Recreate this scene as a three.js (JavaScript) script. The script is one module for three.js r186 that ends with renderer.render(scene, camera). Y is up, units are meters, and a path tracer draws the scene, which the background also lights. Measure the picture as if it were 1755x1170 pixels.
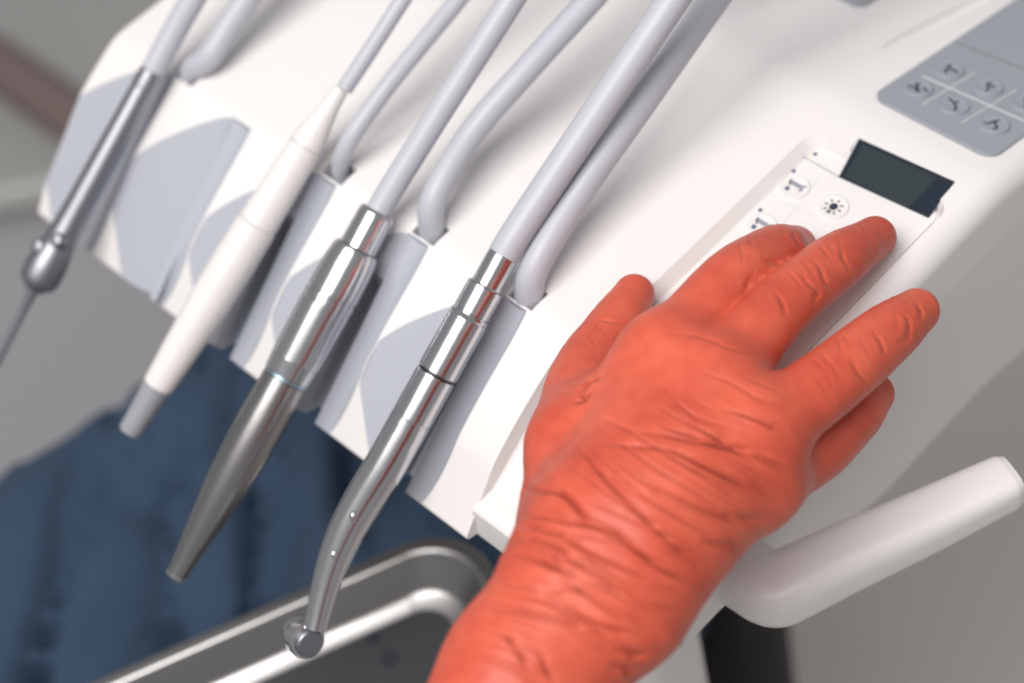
import * as THREE from 'three';
import { mergeGeometries, mergeVertices } from 'three/addons/utils/BufferGeometryUtils.js';
import { RoundedBoxGeometry } from 'three/addons/geometries/RoundedBoxGeometry.js';
import { ConvexGeometry } from 'three/addons/geometries/ConvexGeometry.js';
import { RectAreaLightUniformsLib } from 'three/addons/lights/RectAreaLightUniformsLib.js';
import { Brush, Evaluator, SUBTRACTION, ADDITION } from 'three-bvh-csg';
import { createNoise3D } from 'simplex-noise';

// ------------------------------------------------------------------ camera, light, exposure
const DECK = 0.95;                                   // height of the unit's deck above the floor
const FPX = 3300, PW = 1755, PH = 1170, DIST = 0.6;  // lens in photograph pixels, distance to the deck
const tilt = 38 * Math.PI / 180;
const upx = -0.26 / Math.hypot(0.26, 0.966), upy = 0.966 / Math.hypot(0.26, 0.966);
const aY = new THREE.Vector3(Math.sin(tilt) * upx, Math.sin(tilt) * upy, Math.cos(tilt));
const aX = new THREE.Vector3(0.83, -0.56, 0); aX.z = -aX.dot(aY) / aY.z; aX.normalize();
const aZ = new THREE.Vector3().crossVectors(aX, aY);
const toWorld = (v) => new THREE.Vector3(aX.dot(v), aY.dot(v), aZ.dot(v));   // camera axes -> world axes
const camBack = toWorld(new THREE.Vector3(0, 0, 1)), camRight = toWorld(new THREE.Vector3(1, 0, 0)), camUp = toWorld(new THREE.Vector3(0, 1, 0));
const eye = camBack.clone().multiplyScalar(DIST).add(new THREE.Vector3(0, DECK, 0));

const scene = new THREE.Scene();
const camera = new THREE.PerspectiveCamera(2 * Math.atan(PH / 2 / FPX) * 180 / Math.PI, PW / PH, 0.02, 20);
camera.position.copy(eye);
camera.quaternion.setFromRotationMatrix(new THREE.Matrix4().makeBasis(camRight, camUp, camBack));
camera.focus = 0.572;
camera.userData.fStop = 5.4;
scene.add(camera);

scene.background = new THREE.Color().setRGB(0.33, 0.33, 0.335);   // the pale surgery all round
RectAreaLightUniformsLib.init();

const renderer = new THREE.WebGLRenderer({ antialias: true });
renderer.toneMapping = THREE.LinearToneMapping;
renderer.toneMappingExposure = 0.98;
renderer.shadowMap.enabled = true;

// the large softbox above the front of the unit
const lampDefs = [
  { at: [0.12, DECK + 1.52, 0.62], look: [0.0, DECK, 0.0], w: 1.15, h: 0.95, power: 8.8, color: [1, 0.965, 0.948], label: 'large white softbox lamp hanging above the front of the unit' },
];

// ------------------------------------------------------------------ helpers (millimetres from the middle of the deck)
const MM = 0.001;
const V = (x, y, z) => new THREE.Vector3(x * MM, y * MM + DECK, z * MM);
const ray = (px, py) => toWorld(new THREE.Vector3((px - PW / 2) / FPX, -(py - PH / 2) / FPX, -1));
function P(px, py, h = 0) { const d = ray(px, py); return eye.clone().addScaledVector(d, (DECK + h * MM - eye.y) / d.y); }
function onPlane(px, py, p0, n) { const d = ray(px, py); return eye.clone().addScaledVector(d, p0.clone().sub(eye).dot(n) / d.dot(n)); }
const SL = 31 * Math.PI / 180;                       // slope of the instrument rest
const slopeN = new THREE.Vector3(0, Math.cos(SL), Math.sin(SL)), slopeS = new THREE.Vector3(0, -Math.sin(SL), Math.cos(SL));
const slope0 = V(0, 0, -12);
const onSlope = (px, py, off) => onPlane(px, py, slope0.clone().addScaledVector(slopeN, off * MM), slopeN);

const noise3 = createNoise3D(((s) => () => { s = (s * 1664525 + 1013904223) >>> 0; return s / 4294967296; })(77));
const rnd = ((s) => () => { s = (s * 1664525 + 1013904223) >>> 0; return s / 4294967296; })(4242);
const clamp = (x, a, b) => Math.min(b, Math.max(a, x)), mix = (a, b, t) => a + (b - a) * t;
const smooth = (a, b, x) => { const t = clamp((x - a) / (b - a), 0, 1); return t * t * (3 - 2 * t); };

const taken = new Map();
function numbered(n) { const k = taken.get(n) ?? 0; taken.set(n, k + 1); return k ? `${n}_${String(k).padStart(3, '0')}` : n; }
function thing(name, label, category, at = new THREE.Vector3(), group) {
  const o = new THREE.Group(); o.name = numbered(name); o.position.copy(at); o.userData = { label, category };
  if (group) o.userData.group = group;
  scene.add(o); return o;
}
function originOf(o) { const p = new THREE.Vector3(); for (let q = o; q; q = q.parent) p.add(q.position); return p; }
function part(name, geo, mat, parent, label) {       // geometry is given in world axes; it is moved into the parent's
  const m = new THREE.Mesh(geo, mat), p = originOf(parent);
  geo.translate(-p.x, -p.y, -p.z);
  m.name = name; m.castShadow = m.receiveShadow = true; if (label) m.userData.label = label;
  parent.add(m); return m;
}
function structure(name, geo, mat) { const m = new THREE.Mesh(geo, mat); m.name = name; m.receiveShadow = m.castShadow = true; m.userData = { kind: 'structure' }; scene.add(m); return m; }

function toCreasedNormals(geo, angle) {               // area-weighted normals, split at edges sharper than angle (tolerance 1 micron)
  const g = geo.index ? geo.toNonIndexed() : geo, p = g.attributes.position, n = p.count, face = [], at = new Map(), key = [];
  const a = new THREE.Vector3(), b = new THREE.Vector3(), c = new THREE.Vector3();
  for (let i = 0; i < n; i += 3) {
    a.fromBufferAttribute(p, i); b.fromBufferAttribute(p, i + 1); c.fromBufferAttribute(p, i + 2);
    const f = b.clone().sub(a).cross(c.clone().sub(a)), L = f.length(); face.push({ f, u: L > 1e-14 ? f.clone().divideScalar(L) : f });
    for (let k = 0; k < 3; k++) { const h = `${Math.round(p.getX(i + k) * 1e6)},${Math.round(p.getY(i + k) * 1e6)},${Math.round(p.getZ(i + k) * 1e6)}`; key.push(h); const l = at.get(h); if (l) l.push(i / 3); else at.set(h, [i / 3]); }
  }
  const out = new Float32Array(n * 3), lim = Math.cos(angle), s = new THREE.Vector3();
  for (let i = 0; i < n; i++) {
    const me = face[Math.floor(i / 3)]; s.set(0, 0, 0);
    for (const k of at.get(key[i])) if (face[k].u.dot(me.u) > lim) s.add(face[k].f);
    if (s.lengthSq() < 1e-30) s.copy(me.u); s.normalize(); out.set([s.x, s.y, s.z], i * 3);
  }
  g.setAttribute('normal', new THREE.BufferAttribute(out, 3)); return g;
}
function frames(pts) {                               // parallel transport along a polyline
  const T = pts.map((p, i) => pts[Math.min(i + 1, pts.length - 1)].clone().sub(pts[Math.max(i - 1, 0)]).normalize());
  let n = new THREE.Vector3(0, 1, 0); if (Math.abs(T[0].y) > 0.9) n.set(1, 0, 0);
  n.addScaledVector(T[0], -n.dot(T[0])).normalize();
  return T.map((t, i) => { if (i) n = n.clone().addScaledVector(t, -n.dot(t)).normalize(); return { t, n: n.clone(), b: new THREE.Vector3().crossVectors(t, n) }; });
}
// sweep a round (or oval) section along a smooth path; radii in mm at the control points
function sweep(ctrl, radii, { steps = 60, seg = 28, flat = 1, cap = true, pow = 2, upHint } = {}) {
  const curve = new THREE.CatmullRomCurve3(ctrl, false, 'centripetal');
  const pts = [], rr = [], n = ctrl.length - 1;
  for (let i = 0; i <= steps; i++) {
    const t = i / steps; pts.push(curve.getPoint(t));
    const u = t * n, k = Math.min(n - 1, Math.floor(u)), f = u - k;
    const r0 = radii[Math.max(0, k - 1)], r1 = radii[k], r2 = radii[k + 1], r3 = radii[Math.min(n, k + 2)];
    const m1 = (r2 - r0) / 2, m2 = (r3 - r1) / 2;
    rr.push(Math.max(0.05, (2 * f ** 3 - 3 * f * f + 1) * r1 + (f ** 3 - 2 * f * f + f) * m1 + (-2 * f ** 3 + 3 * f * f) * r2 + (f ** 3 - f * f) * m2) * MM);
  }
  const fr = frames(pts);
  if (upHint) for (const q of fr) { q.n = upHint.clone().addScaledVector(q.t, -upHint.dot(q.t)).normalize(); q.b.crossVectors(q.t, q.n); }
  const pos = [], idx = [];
  for (let i = 0; i <= steps; i++) for (let j = 0; j < seg; j++) {
    const a = j / seg * 2 * Math.PI, c = Math.cos(a), s = Math.sin(a);
    const e = 2 / pow, cx = Math.sign(c) * Math.abs(c) ** e, sx = Math.sign(s) * Math.abs(s) ** e;
    const p = pts[i].clone().addScaledVector(fr[i].n, cx * rr[i] * flat).addScaledVector(fr[i].b, sx * rr[i]);
    pos.push(p.x, p.y, p.z);
  }
  for (let i = 0; i < steps; i++) for (let j = 0; j < seg; j++) {
    const a = i * seg + j, b = i * seg + (j + 1) % seg, c = a + seg, d = b + seg; idx.push(a, b, c, b, d, c);
  }
  if (cap) for (const e of [0, steps]) {
    const k = pos.length / 3; pos.push(pts[e].x, pts[e].y, pts[e].z);
    for (let j = 0; j < seg; j++) { const a = e * seg + j, b = e * seg + (j + 1) % seg; e ? idx.push(a, b, k) : idx.push(b, a, k); }
  }
  const g = new THREE.BufferGeometry(); g.setAttribute('position', new THREE.Float32BufferAttribute(pos, 3)); g.setIndex(idx);
  return toCreasedNormals(g, 0.7);
}
// turned part on a straight axis: profile [[distance mm, radius mm], ...]
function turned(a0, dir, profile, seg = 48) {
  const pts = profile.map(([d, r]) => new THREE.Vector2(Math.max(r, 1e-4) * MM, d * MM));
  if (profile[0][1] > 0.01) pts.unshift(new THREE.Vector2(1e-6, profile[0][0] * MM));
  if (profile[profile.length - 1][1] > 0.01) pts.push(new THREE.Vector2(1e-6, profile[profile.length - 1][0] * MM));
  let g = new THREE.LatheGeometry(pts, seg); g.deleteAttribute('uv'); g.deleteAttribute('normal');
  g = toCreasedNormals(g, 0.5);
  g.applyQuaternion(new THREE.Quaternion().setFromUnitVectors(new THREE.Vector3(0, 1, 0), dir)); g.translate(a0.x, a0.y, a0.z);
  return g;
}
const bare = (g) => { for (const k of Object.keys(g.attributes)) if (k !== 'position' && k !== 'normal') g.deleteAttribute(k); return g; };

// ------------------------------------------------------------------ materials
const lin = (r, g, b) => new THREE.Color().setRGB(r, g, b);
const std = (c, roughness, metalness = 0, more = {}) => new THREE.MeshPhysicalMaterial({ color: c, roughness, metalness, side: THREE.DoubleSide, ...more });
const rgb = (r, g, b) => new THREE.Color().setRGB(r / 255, g / 255, b / 255, THREE.SRGBColorSpace);
function fineNoise(size, amp, freq, seed, base = 0.5) {   // tileable-looking grey grain
  const d = new Uint8Array(size * size * 4);
  for (let y = 0; y < size; y++) for (let x = 0; x < size; x++) {
    const a = x / size * 2 * Math.PI, b = y / size * 2 * Math.PI;
    const v = base + amp * (noise3(Math.cos(a) * freq + seed, Math.sin(a) * freq + Math.cos(b) * freq * 0.7, Math.sin(b) * freq) * 0.6 + (rnd() - 0.5) * 0.8);
    const q = clamp(v, 0, 1) * 255; d.set([q, q, q, 255], (y * size + x) * 4);
  }
  const t = new THREE.DataTexture(d, size, size); t.wrapS = t.wrapT = THREE.RepeatWrapping; t.magFilter = t.minFilter = THREE.LinearFilter; t.needsUpdate = true; return t;
}
const M = {
  shell: std(lin(0.80, 0.775, 0.765), 0.42, 0, { clearcoat: 0.15, clearcoatRoughness: 0.3 }),
  pad: std(lin(0.42, 0.44, 0.49), 0.55),
  plate: std(lin(0.78, 0.76, 0.745), 0.5),
  keypadGrey: std(lin(0.31, 0.335, 0.37), 0.48),
  line: std(lin(0.66, 0.68, 0.7), 0.5),
  seam: std(lin(0.2, 0.2, 0.21), 0.6),
  ink: std(lin(0.03, 0.04, 0.06), 0.6),
  inkBlue: std(lin(0.09, 0.13, 0.2), 0.5),
  display: std(lin(0.006, 0.014, 0.028), 0.12, 0, { clearcoat: 1, clearcoatRoughness: 0.03 }),
  screen: std(lin(0.02, 0.032, 0.038), 0.16, 0, { clearcoat: 1, clearcoatRoughness: 0.05 }),  // lighter tone, painted for the room mirrored in the display
  hose: std(lin(0.49, 0.505, 0.555), 0.42),
  whitePlastic: std(lin(0.78, 0.75, 0.73), 0.35),
  greyRubber: std(lin(0.30, 0.31, 0.34), 0.45),
  chrome: std(lin(0.60, 0.60, 0.625), 0.2, 1),
  satin: std(lin(0.31, 0.32, 0.35), 0.45, 1),
  hole: std(lin(0.014, 0.017, 0.024), 0.6),
  shadowDark: std(lin(0.022, 0.016, 0.017), 0.6),  // near-black of the block that stands in for shade
  dark: std(lin(0.015, 0.016, 0.02), 0.4),
  titanium: std(lin(0.37, 0.362, 0.36), 0.27, 1),
  steelBlue: std(lin(0.45, 0.6, 0.68), 0.3, 1),
  glove: std(lin(0.75, 0.138, 0.076), 0.44, 0, { specularIntensity: 0.65, clearcoat: 0.1, clearcoatRoughness: 0.25 }),
  denim: std(lin(0.030, 0.058, 0.105), 0.9),
  tray: std(lin(0.33, 0.325, 0.32), 0.32, 1),
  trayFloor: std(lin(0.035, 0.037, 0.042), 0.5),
  floor: std(lin(0.66, 0.62, 0.585), 0.7),
  cabinet: std(lin(0.32, 0.32, 0.31), 0.6),
  cabinetFront: std(lin(0.52, 0.53, 0.56), 0.6),
  cabinetEdge: std(lin(0.55, 0.56, 0.54), 0.6),
  brown: std(lin(0.17, 0.125, 0.118), 0.7),
};

// ------------------------------------------------------------------ lamps
for (const L of lampDefs) {
  const at = new THREE.Vector3(...L.at), look = new THREE.Vector3(...L.look);
  const o = thing('panel_lamp', L.label, 'lamp', at);
  const q = new THREE.Quaternion().setFromRotationMatrix(new THREE.Matrix4().lookAt(at, look, new THREE.Vector3(0, 1, 0)));
  const hold = new THREE.Group(); hold.name = 'lamp_head'; hold.quaternion.copy(q); o.add(hold);
  const housing = new THREE.Mesh(new RoundedBoxGeometry(L.w + 0.06, L.h + 0.06, 0.06, 3, 0.02), M.shell); housing.position.z = 0.045; housing.name = 'housing'; hold.add(housing);
  const face = new THREE.Mesh(new THREE.PlaneGeometry(L.w, L.h), new THREE.MeshStandardMaterial({ color: 0x000000, emissive: lin(...L.color), emissiveIntensity: 1.5 }));
  face.rotation.y = Math.PI; face.position.z = 0.008; face.name = 'diffuser'; hold.add(face);
  const light = new THREE.RectAreaLight(lin(...L.color), L.power, L.w, L.h); light.name = 'softbox'; hold.add(light);   // shines along -z
}

// ------------------------------------------------------------------ the unit: body shell
const softplus = (x, w) => x > 8 * w ? x : w * Math.log1p(Math.exp(x / w));
const topY = (z) => -0.649 * softplus(z + 22, 4) - 0.268 * softplus(-(z + 139), 3);
function bodyGeometry() {
  const X0 = -218, X1 = 84, Z0 = -400, Z1 = 40, R = [14, 22], out = [];   // rounded rectangle in plan
  const corner = (cx, cz, r, a0, n = 14) => { for (let i = 0; i <= n; i++) { const a = a0 + i / n * Math.PI / 2; out.push([cx + r * Math.cos(a), cz + r * Math.sin(a), Math.cos(a), Math.sin(a)]); } };
  const edge = (x0, z0, x1, z1, nx, nz, n) => { for (let i = 1; i < n; i++) out.push([mix(x0, x1, i / n), mix(z0, z1, i / n), nx, nz]); };
  corner(X1 - 22, Z1 - 22, 22, 0); edge(X1 - 22, Z1, X0 + 14, Z1, 0, 1, 60);
  corner(X0 + 14, Z1 - 14, 14, Math.PI / 2); edge(X0, Z1 - 14, X0, Z0 + 30, -1, 0, 100);
  corner(X0 + 30, Z0 + 30, 30, Math.PI); edge(X0 + 30, Z0, X1 - 30, Z0, 0, -1, 40);
  corner(X1 - 30, Z0 + 30, 30, 1.5 * Math.PI); edge(X1, Z0 + 30, X1, Z1 - 22, 1, 0, 110);
  const n = out.length, pos = [], idx = [], rings = [];
  const cx = -65, cz = -150;
  const IN = 9;
  for (let k = 1; k <= 70; k++) { const s = k / 70; rings.push(([x, z, nx, nz]) => { const xi = x - nx * IN, zi = z - nz * IN, xx = cx + (xi - cx) * s, zz = cz + (zi - cz) * s; return [xx, topY(zz), zz]; }); }
  for (let k = 1; k <= 10; k++) { const a = k / 10 * 1.45; rings.push(([x, z, nx, nz]) => { const o = -IN + IN * Math.sin(a), zz = z + nz * o; const e = IN * (1 - Math.cos(a)); return [x + nx * o, topY(z - nz * IN) - e * (nz > 0.3 ? mix(1, 0.35, smooth(0.3, 0.9, nz)) : 1), zz]; }); }
  const band = (z, nz) => mix(-24 + topY(z), -49, smooth(0.2, 0.95, nz));
  for (const f of [0.4, 0.85, 0.97]) rings.push(([x, z, nx, nz]) => { const y0 = topY(z - nz * IN) - 8 * mix(1, 0.35, smooth(0.3, 0.9, nz)); return [x + nx * f * 0.8, mix(y0, band(z, nz), f), z + nz * f * 1.2]; });
  for (const f of [0.03, 0.1, 0.25, 0.5, 0.75, 0.96, 1.0]) rings.push(([x, z, nx, nz]) => { const inn = nz > 0 ? mix(4, 75, smooth(0.2, 0.95, nz)) : 4; const o = 0.8 - inn * f ** 1.2 - (f === 1 ? 4 : 0); return [x + nx * o, mix(band(z, nz), topY(Math.min(z, -20)) - 114 + 42 * smooth(-85, 10, z), f), z + nz * o]; });
  pos.push(cx, topY(cz), cz);
  for (const rg of rings) for (const q of out) pos.push(...rg(q));
  for (let j = 0; j < n; j++) idx.push(0, 1 + (j + 1) % n, 1 + j);
  for (let k = 0; k < rings.length - 1; k++) for (let j = 0; j < n; j++) { const a = 1 + k * n + j, b = 1 + k * n + (j + 1) % n; idx.push(a, b, a + n, b, b + n, a + n); }
  const last = 1 + (rings.length - 1) * n, c = pos.length / 3; pos.push(cx, -110, cz);
  for (let j = 0; j < n; j++) idx.push(last + j, last + (j + 1) % n, c);
  for (let i = 0; i < pos.length; i += 3) { pos[i] *= MM; pos[i + 1] = pos[i + 1] * MM + DECK; pos[i + 2] *= MM; }
  const g = new THREE.BufferGeometry(); g.setAttribute('position', new THREE.Float32BufferAttribute(pos, 3)); g.setIndex(idx); g.computeVertexNormals();
  return g;
}
const evaluator = new Evaluator(); evaluator.attributes = ['position', 'normal']; evaluator.useGroups = true;
const brush = (g, m) => { const b = new Brush(bare(g), m); b.updateMatrixWorld(); return b; };
function roundedRect(x0, z0, x1, z1, r) {            // Shape in (x, -z)
  const s = new THREE.Shape(), y0 = -z1, y1 = -z0;
  s.moveTo(x0 + r, y0); s.lineTo(x1 - r, y0); s.absarc(x1 - r, y0 + r, r, -Math.PI / 2, 0, false); s.lineTo(x1, y1 - r); s.absarc(x1 - r, y1 - r, r, 0, Math.PI / 2, false);
  s.lineTo(x0 + r, y1); s.absarc(x0 + r, y1 - r, r, Math.PI / 2, Math.PI, false); s.lineTo(x0, y0 + r); s.absarc(x0 + r, y0 + r, r, Math.PI, 1.5 * Math.PI, false);
  return s;
}
// flat piece lying on the deck: outline in mm (x, z), from height y0 to y1 mm, edges rounded by b
function slab(shape, y0, y1, b = 0.3, curveSegments = 12) {
  const g = new THREE.ExtrudeGeometry(shape, { depth: (y1 - y0 - 2 * b), bevelEnabled: b > 0, bevelThickness: b, bevelSize: b, bevelOffset: -b, bevelSegments: 2, curveSegments });
  g.translate(0, 0, y0 + b); g.rotateX(-Math.PI / 2); g.scale(MM, MM, MM); g.translate(0, DECK, 0); return bare(g);
}
const unit = thing('dental_unit', 'white dental delivery unit with a sloping instrument rest and keypads', 'dental unit', V(-60, -100, -150));

const REC = 4.5;                                     // depth of the keypad recess
let shellBrush = brush(bodyGeometry(), M.shell);
{ const w = new THREE.BoxGeometry(245 * MM, 90 * MM, 90 * MM), c = V(12.3 - 122.5, -20, -24 + 45); w.translate(c.x, c.y, c.z); shellBrush = evaluator.evaluate(shellBrush, brush(w, M.shell), SUBTRACTION); }   // room for the instrument rest
{ // recess with sloping walls
  const top = [], bot = [], s0 = roundedRect(20.5, -124.5, 76.8, -20, 7).getPoints(10), s1 = roundedRect(24, -122, 74, -22, 5.5).getPoints(10);
  const pts = [];
  for (const p of s0) pts.push(V(p.x - 2.2 * (p.x < 30 ? 1 : 0), 3, -p.y)); for (const p of s1) pts.push(V(p.x, -REC, -p.y));
  shellBrush = evaluator.evaluate(shellBrush, brush(new ConvexGeometry(pts), M.shell), SUBTRACTION);
  // a shallow finger scoop beside the grey keypad
  const e = new THREE.SphereGeometry(1, 48, 32); e.scale(2.6 * MM, 3.2 * MM, 30 * MM); e.rotateY(-0.12);
  const c = onPlane(1612, 34, V(0, 0, -139), new THREE.Vector3(0, Math.cos(0.262), -Math.sin(0.262)));
  e.rotateX(-0.262); e.translate(c.x, c.y + 0.4 * MM, c.z);
  shellBrush = evaluator.evaluate(shellBrush, brush(e, M.shell), SUBTRACTION);
}
{ // pocket of the sloping display
  const q = [P(1470, 235, 0.35), P(1638, 310, 0.35), P(1592, 375, -REC + 1.2), P(1434, 303, -REC + 1.2)], pts = [];
  for (const v of q) { pts.push(v.clone().add(new THREE.Vector3(0, -0.4 * MM, 0))); pts.push(v.clone().add(new THREE.Vector3(0, 12 * MM, 0))); }
  shellBrush = evaluator.evaluate(shellBrush, brush(new ConvexGeometry(pts), M.shell), SUBTRACTION);
}
part('body_shell', toCreasedNormals(bare(shellBrush.geometry), 0.55), M.shell, unit);

// ------------------------------------------------------------------ the unit: instrument rest with five slots
const slots = [-3.4, -48, -93, -138, -181];          // right edge of each slot
{
  const prof = new THREE.Shape();                    // (z, y)
  prof.moveTo(-44, -9); prof.lineTo(-44, 0.02); prof.lineTo(-18, 0.02); prof.quadraticCurveTo(-13, 0.02, -9, -1.8);
  prof.quadraticCurveTo(10, -11, 24, -21.4); prof.quadraticCurveTo(27.6, -24, 29.6, -26.6); prof.lineTo(45.2, -45); prof.quadraticCurveTo(46, -46.4, 44.4, -47.2); prof.lineTo(36, -50); prof.lineTo(0, -40); prof.closePath();
  const g = new THREE.ExtrudeGeometry(prof, { depth: 12.5 + 219, bevelEnabled: false, curveSegments: 16, steps: 1 });
  g.rotateY(-Math.PI / 2); // shape x -> z, extrusion -> -x
  g.scale(MM, MM, MM); g.translate(13 * MM, DECK, 0);
  let b = brush(g, M.shell);
  const mats = slots.map(() => M.pad.clone());
  slots.forEach((xr, i) => {
    const A = new THREE.Vector3(xr - 10, -0.4, -12), B = new THREE.Vector3(xr - 44.5 + (i === 4 ? 0 : 0), -23, 26), C = new THREE.Vector3(xr - 14.5, -45, 41);
    const u = B.clone().sub(A), v = C.clone().sub(A), n = new THREE.Vector3().crossVectors(u, v).normalize(); if (n.y < 0) n.negate();
    const yOn = (x, z) => A.y - (n.x * (x - A.x) + n.z * (z - A.z)) / n.y;
    const xl = xr - 44.6, xq = xr - 12.5;
    for (const [down, side, m] of [[0, 0, M.shell], [0.75, 0.7, mats[i]]]) {   // a white rebate, then the grey inset face a little deeper
      const pts = []; for (const [x, z] of [[xl + side, -25 - side], [xl + side, 70 + side], [xq + side * 0.4, -25 - side], [xq + side * 0.4, 70 + side]]) { pts.push(V(x, yOn(x, z) - down, z)); pts.push(V(x, 90 + side, z)); }
      b = evaluator.evaluate(b, brush(new ConvexGeometry(pts), m), SUBTRACTION);
    }
    // round groove in which the handpiece lies
    const N = 40, K = 6, pp = [], ii = [];             // rings stand upright, so that the groove ends in a straight wall
    for (let k = 0; k <= K; k++) { const t = k / K, r = mix(6.8, 9.0, t), cx = xr - mix(6.6, 8.6, t), cy = mix(4.6, -39.5, t), cz = mix(-12, 50, t); for (let m = 0; m < N; m++) { const a = m / N * 2 * Math.PI, q = V(cx + r * Math.cos(a), cy + r * Math.sin(a) * 1.15, cz); pp.push(q.x, q.y, q.z); } }
    for (let k = 0; k < K; k++) for (let m = 0; m < N; m++) { const a = k * N + m, c = k * N + (m + 1) % N; ii.push(a, c, a + N, c, c + N, a + N); }
    for (let m = 1; m < N - 1; m++) ii.push(0, m + 1, m, K * N, K * N + m, K * N + m + 1);
    let cyl = new THREE.BufferGeometry(); cyl.setAttribute('position', new THREE.Float32BufferAttribute(pp, 3)); cyl.setIndex(ii); cyl.computeVertexNormals();
    b = evaluator.evaluate(b, brush(cyl, mats[i]), SUBTRACTION);
    { // narrow channel under the handpiece, open to the front
      const q = [], xa = xr - (i === 3 ? 9.5 : 18.5), xb = xr - (i === 3 ? 6.5 : 12);
      for (const x of [xa, xb]) for (const [y, z] of i === 3 ? [[20, 22], [-26, 22], [-70, 62], [20, 62]] : [[20, 2], [-22, 2], [-66, 62], [20, 62]]) q.push(V(x, y, z));
      b = evaluator.evaluate(b, brush(new ConvexGeometry(q), mats[i]), SUBTRACTION);
    }
    if (i !== 3) { const w = new THREE.BoxGeometry(10.4 * MM, 40 * MM, 8 * MM), c = V(i === 4 ? -179 : xr - 5.4, -2, -16.7); w.translate(c.x, c.y, c.z); b = evaluator.evaluate(b, brush(w, M.shell), SUBTRACTION); }   // well for the hose
  });
  // sort the faces by material: the white rest and one grey liner to each slot
  const geo = b.geometry, mat = Array.isArray(b.material) ? b.material : [b.material];
  const pos = geo.attributes.position, nor = geo.attributes.normal, ix = geo.index, by = new Map();
  for (const gr of geo.groups.length ? geo.groups : [{ start: 0, count: ix ? ix.count : pos.count, materialIndex: 0 }]) {
    const m = mat[gr.materialIndex]; if (!by.has(m)) by.set(m, { p: [], n: [] });
    const t = by.get(m);
    for (let k = gr.start; k < gr.start + gr.count; k++) { const v = ix ? ix.getX(k) : k; t.p.push(pos.getX(v), pos.getY(v), pos.getZ(v)); t.n.push(nor.getX(v), nor.getY(v), nor.getZ(v)); }
  }
  const make = (t) => { const q = new THREE.BufferGeometry(); q.setAttribute('position', new THREE.Float32BufferAttribute(t.p, 3)); q.setAttribute('normal', new THREE.Float32BufferAttribute(t.n, 3)); return toCreasedNormals(q, 0.45); };
  const rest = part('instrument_rest', make(by.get(M.shell)), M.shell, unit);
  for (const [m, t] of by) if (m !== M.shell && t.p.length) { part('slot_liner', make(t), M.pad, rest); }
}

// ------------------------------------------------------------------ the unit: white keypad with display
const strokeGeo = (list, place, w, h) => {           // polylines of icon strokes as thin raised ink
  const gs = [];
  for (const line of list) for (let i = 0; i < line.length - 1; i++) {
    const a = place(...line[i]), b = place(...line[i + 1]), d = b.clone().sub(a), L = d.length();
    const g = new THREE.BoxGeometry(L + w * 0.6 * MM, h * MM, w * MM); g.deleteAttribute('uv');
    g.applyQuaternion(new THREE.Quaternion().setFromUnitVectors(new THREE.Vector3(1, 0, 0), d.normalize())); const c = a.add(b).multiplyScalar(0.5); g.translate(c.x, c.y, c.z); gs.push(g);
  }
  return mergeGeometries(gs);
};
const disc = (c, r, h, seg = 20) => { const g = new THREE.CylinderGeometry(r * MM, r * MM, h * MM, seg); g.translate(c.x, c.y, c.z); return bare(g); };
// key cap: a low dome with a rolled rim
function keyCap(c, r, h, tiltX = 0) {
  const pr = [[0, h * 0.45], [r * 0.6, h * 0.55], [r * 0.82, h * 0.8], [r * 0.9, h], [r * 0.97, h * 0.8], [r, 0], [r, -0.6]];
  const g = new THREE.LatheGeometry(pr.map(([x, y]) => new THREE.Vector2(x * MM, y * MM)), 40); g.rotateX(tiltX); g.translate(c.x, c.y, c.z); return bare(g);
}
const T = -REC + 1.0;                                // top of the white plate
const plate = part('keypad_plate', slab(roundedRect(24.3, -121.8, 73.3, -22.3, 5), -REC + 0.05, T, 0.25), M.plate, unit);
const keyIcons = {
  handpiece: [[[-0.7, -0.35], [0.55, -0.35], [0.7, -0.55]], [[-0.7, -0.15], [0.5, -0.15]], [[-0.7, -0.45], [-0.45, 0.1]], [[-0.55, 0.3], [-0.25, 0.55]], [[0.5, 0.15], [0.65, -0.1]]],
  bulb: [[[0, -0.75], [0, -0.6]], [[-0.55, -0.5], [-0.4, -0.35]], [[0.55, -0.5], [0.4, -0.35]], [[-0.72, 0.05], [-0.52, 0.05]], [[0.72, 0.05], [0.52, 0.05]], [[-0.5, 0.55], [-0.35, 0.4]], [[0.5, 0.55], [0.35, 0.4]], [[-0.12, 0.5], [0.12, 0.5]], [[-0.12, 0.65], [0.12, 0.65]]],
};
const whiteKeys = [[1362, 322, 'handpiece'], [1428, 356, 'bulb'], [1305, 388, 'handpiece'], [1312, 494, 'handpiece'], [1248, 458, 'handpiece']];
for (const [px, py, icon] of whiteKeys) {
  const c = P(px, py, T), k = part('key', keyCap(c, 5.1, 0.75), M.plate, plate);
  const place = (u, v) => new THREE.Vector3(c.x + u * 4.2 * MM, c.y + 0.55 * MM, c.z + v * 4.2 * MM);
  const g = [strokeGeo(keyIcons[icon], place, 0.45, 0.12)];
  if (icon === 'bulb') { const q = new THREE.SphereGeometry(1.35 * MM, 20, 12); q.scale(1, 0.12, 1.15); q.translate(c.x, c.y + 0.55 * MM, c.z - 0.1 * MM); g.push(bare(q).index ? bare(q).toNonIndexed() : q); }
  else { const q = new THREE.SphereGeometry(0.8 * MM, 16, 10); q.scale(1, 0.15, 1.1); q.translate(c.x - 1.6 * MM, c.y + 0.52 * MM, c.z + 1.9 * MM); g.push(bare(q).toNonIndexed()); }
  part('icon', mergeGeometries(g.map((q) => q.index ? q.toNonIndexed() : q)), icon === 'bulb' ? M.ink : M.inkBlue, k);
}
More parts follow.
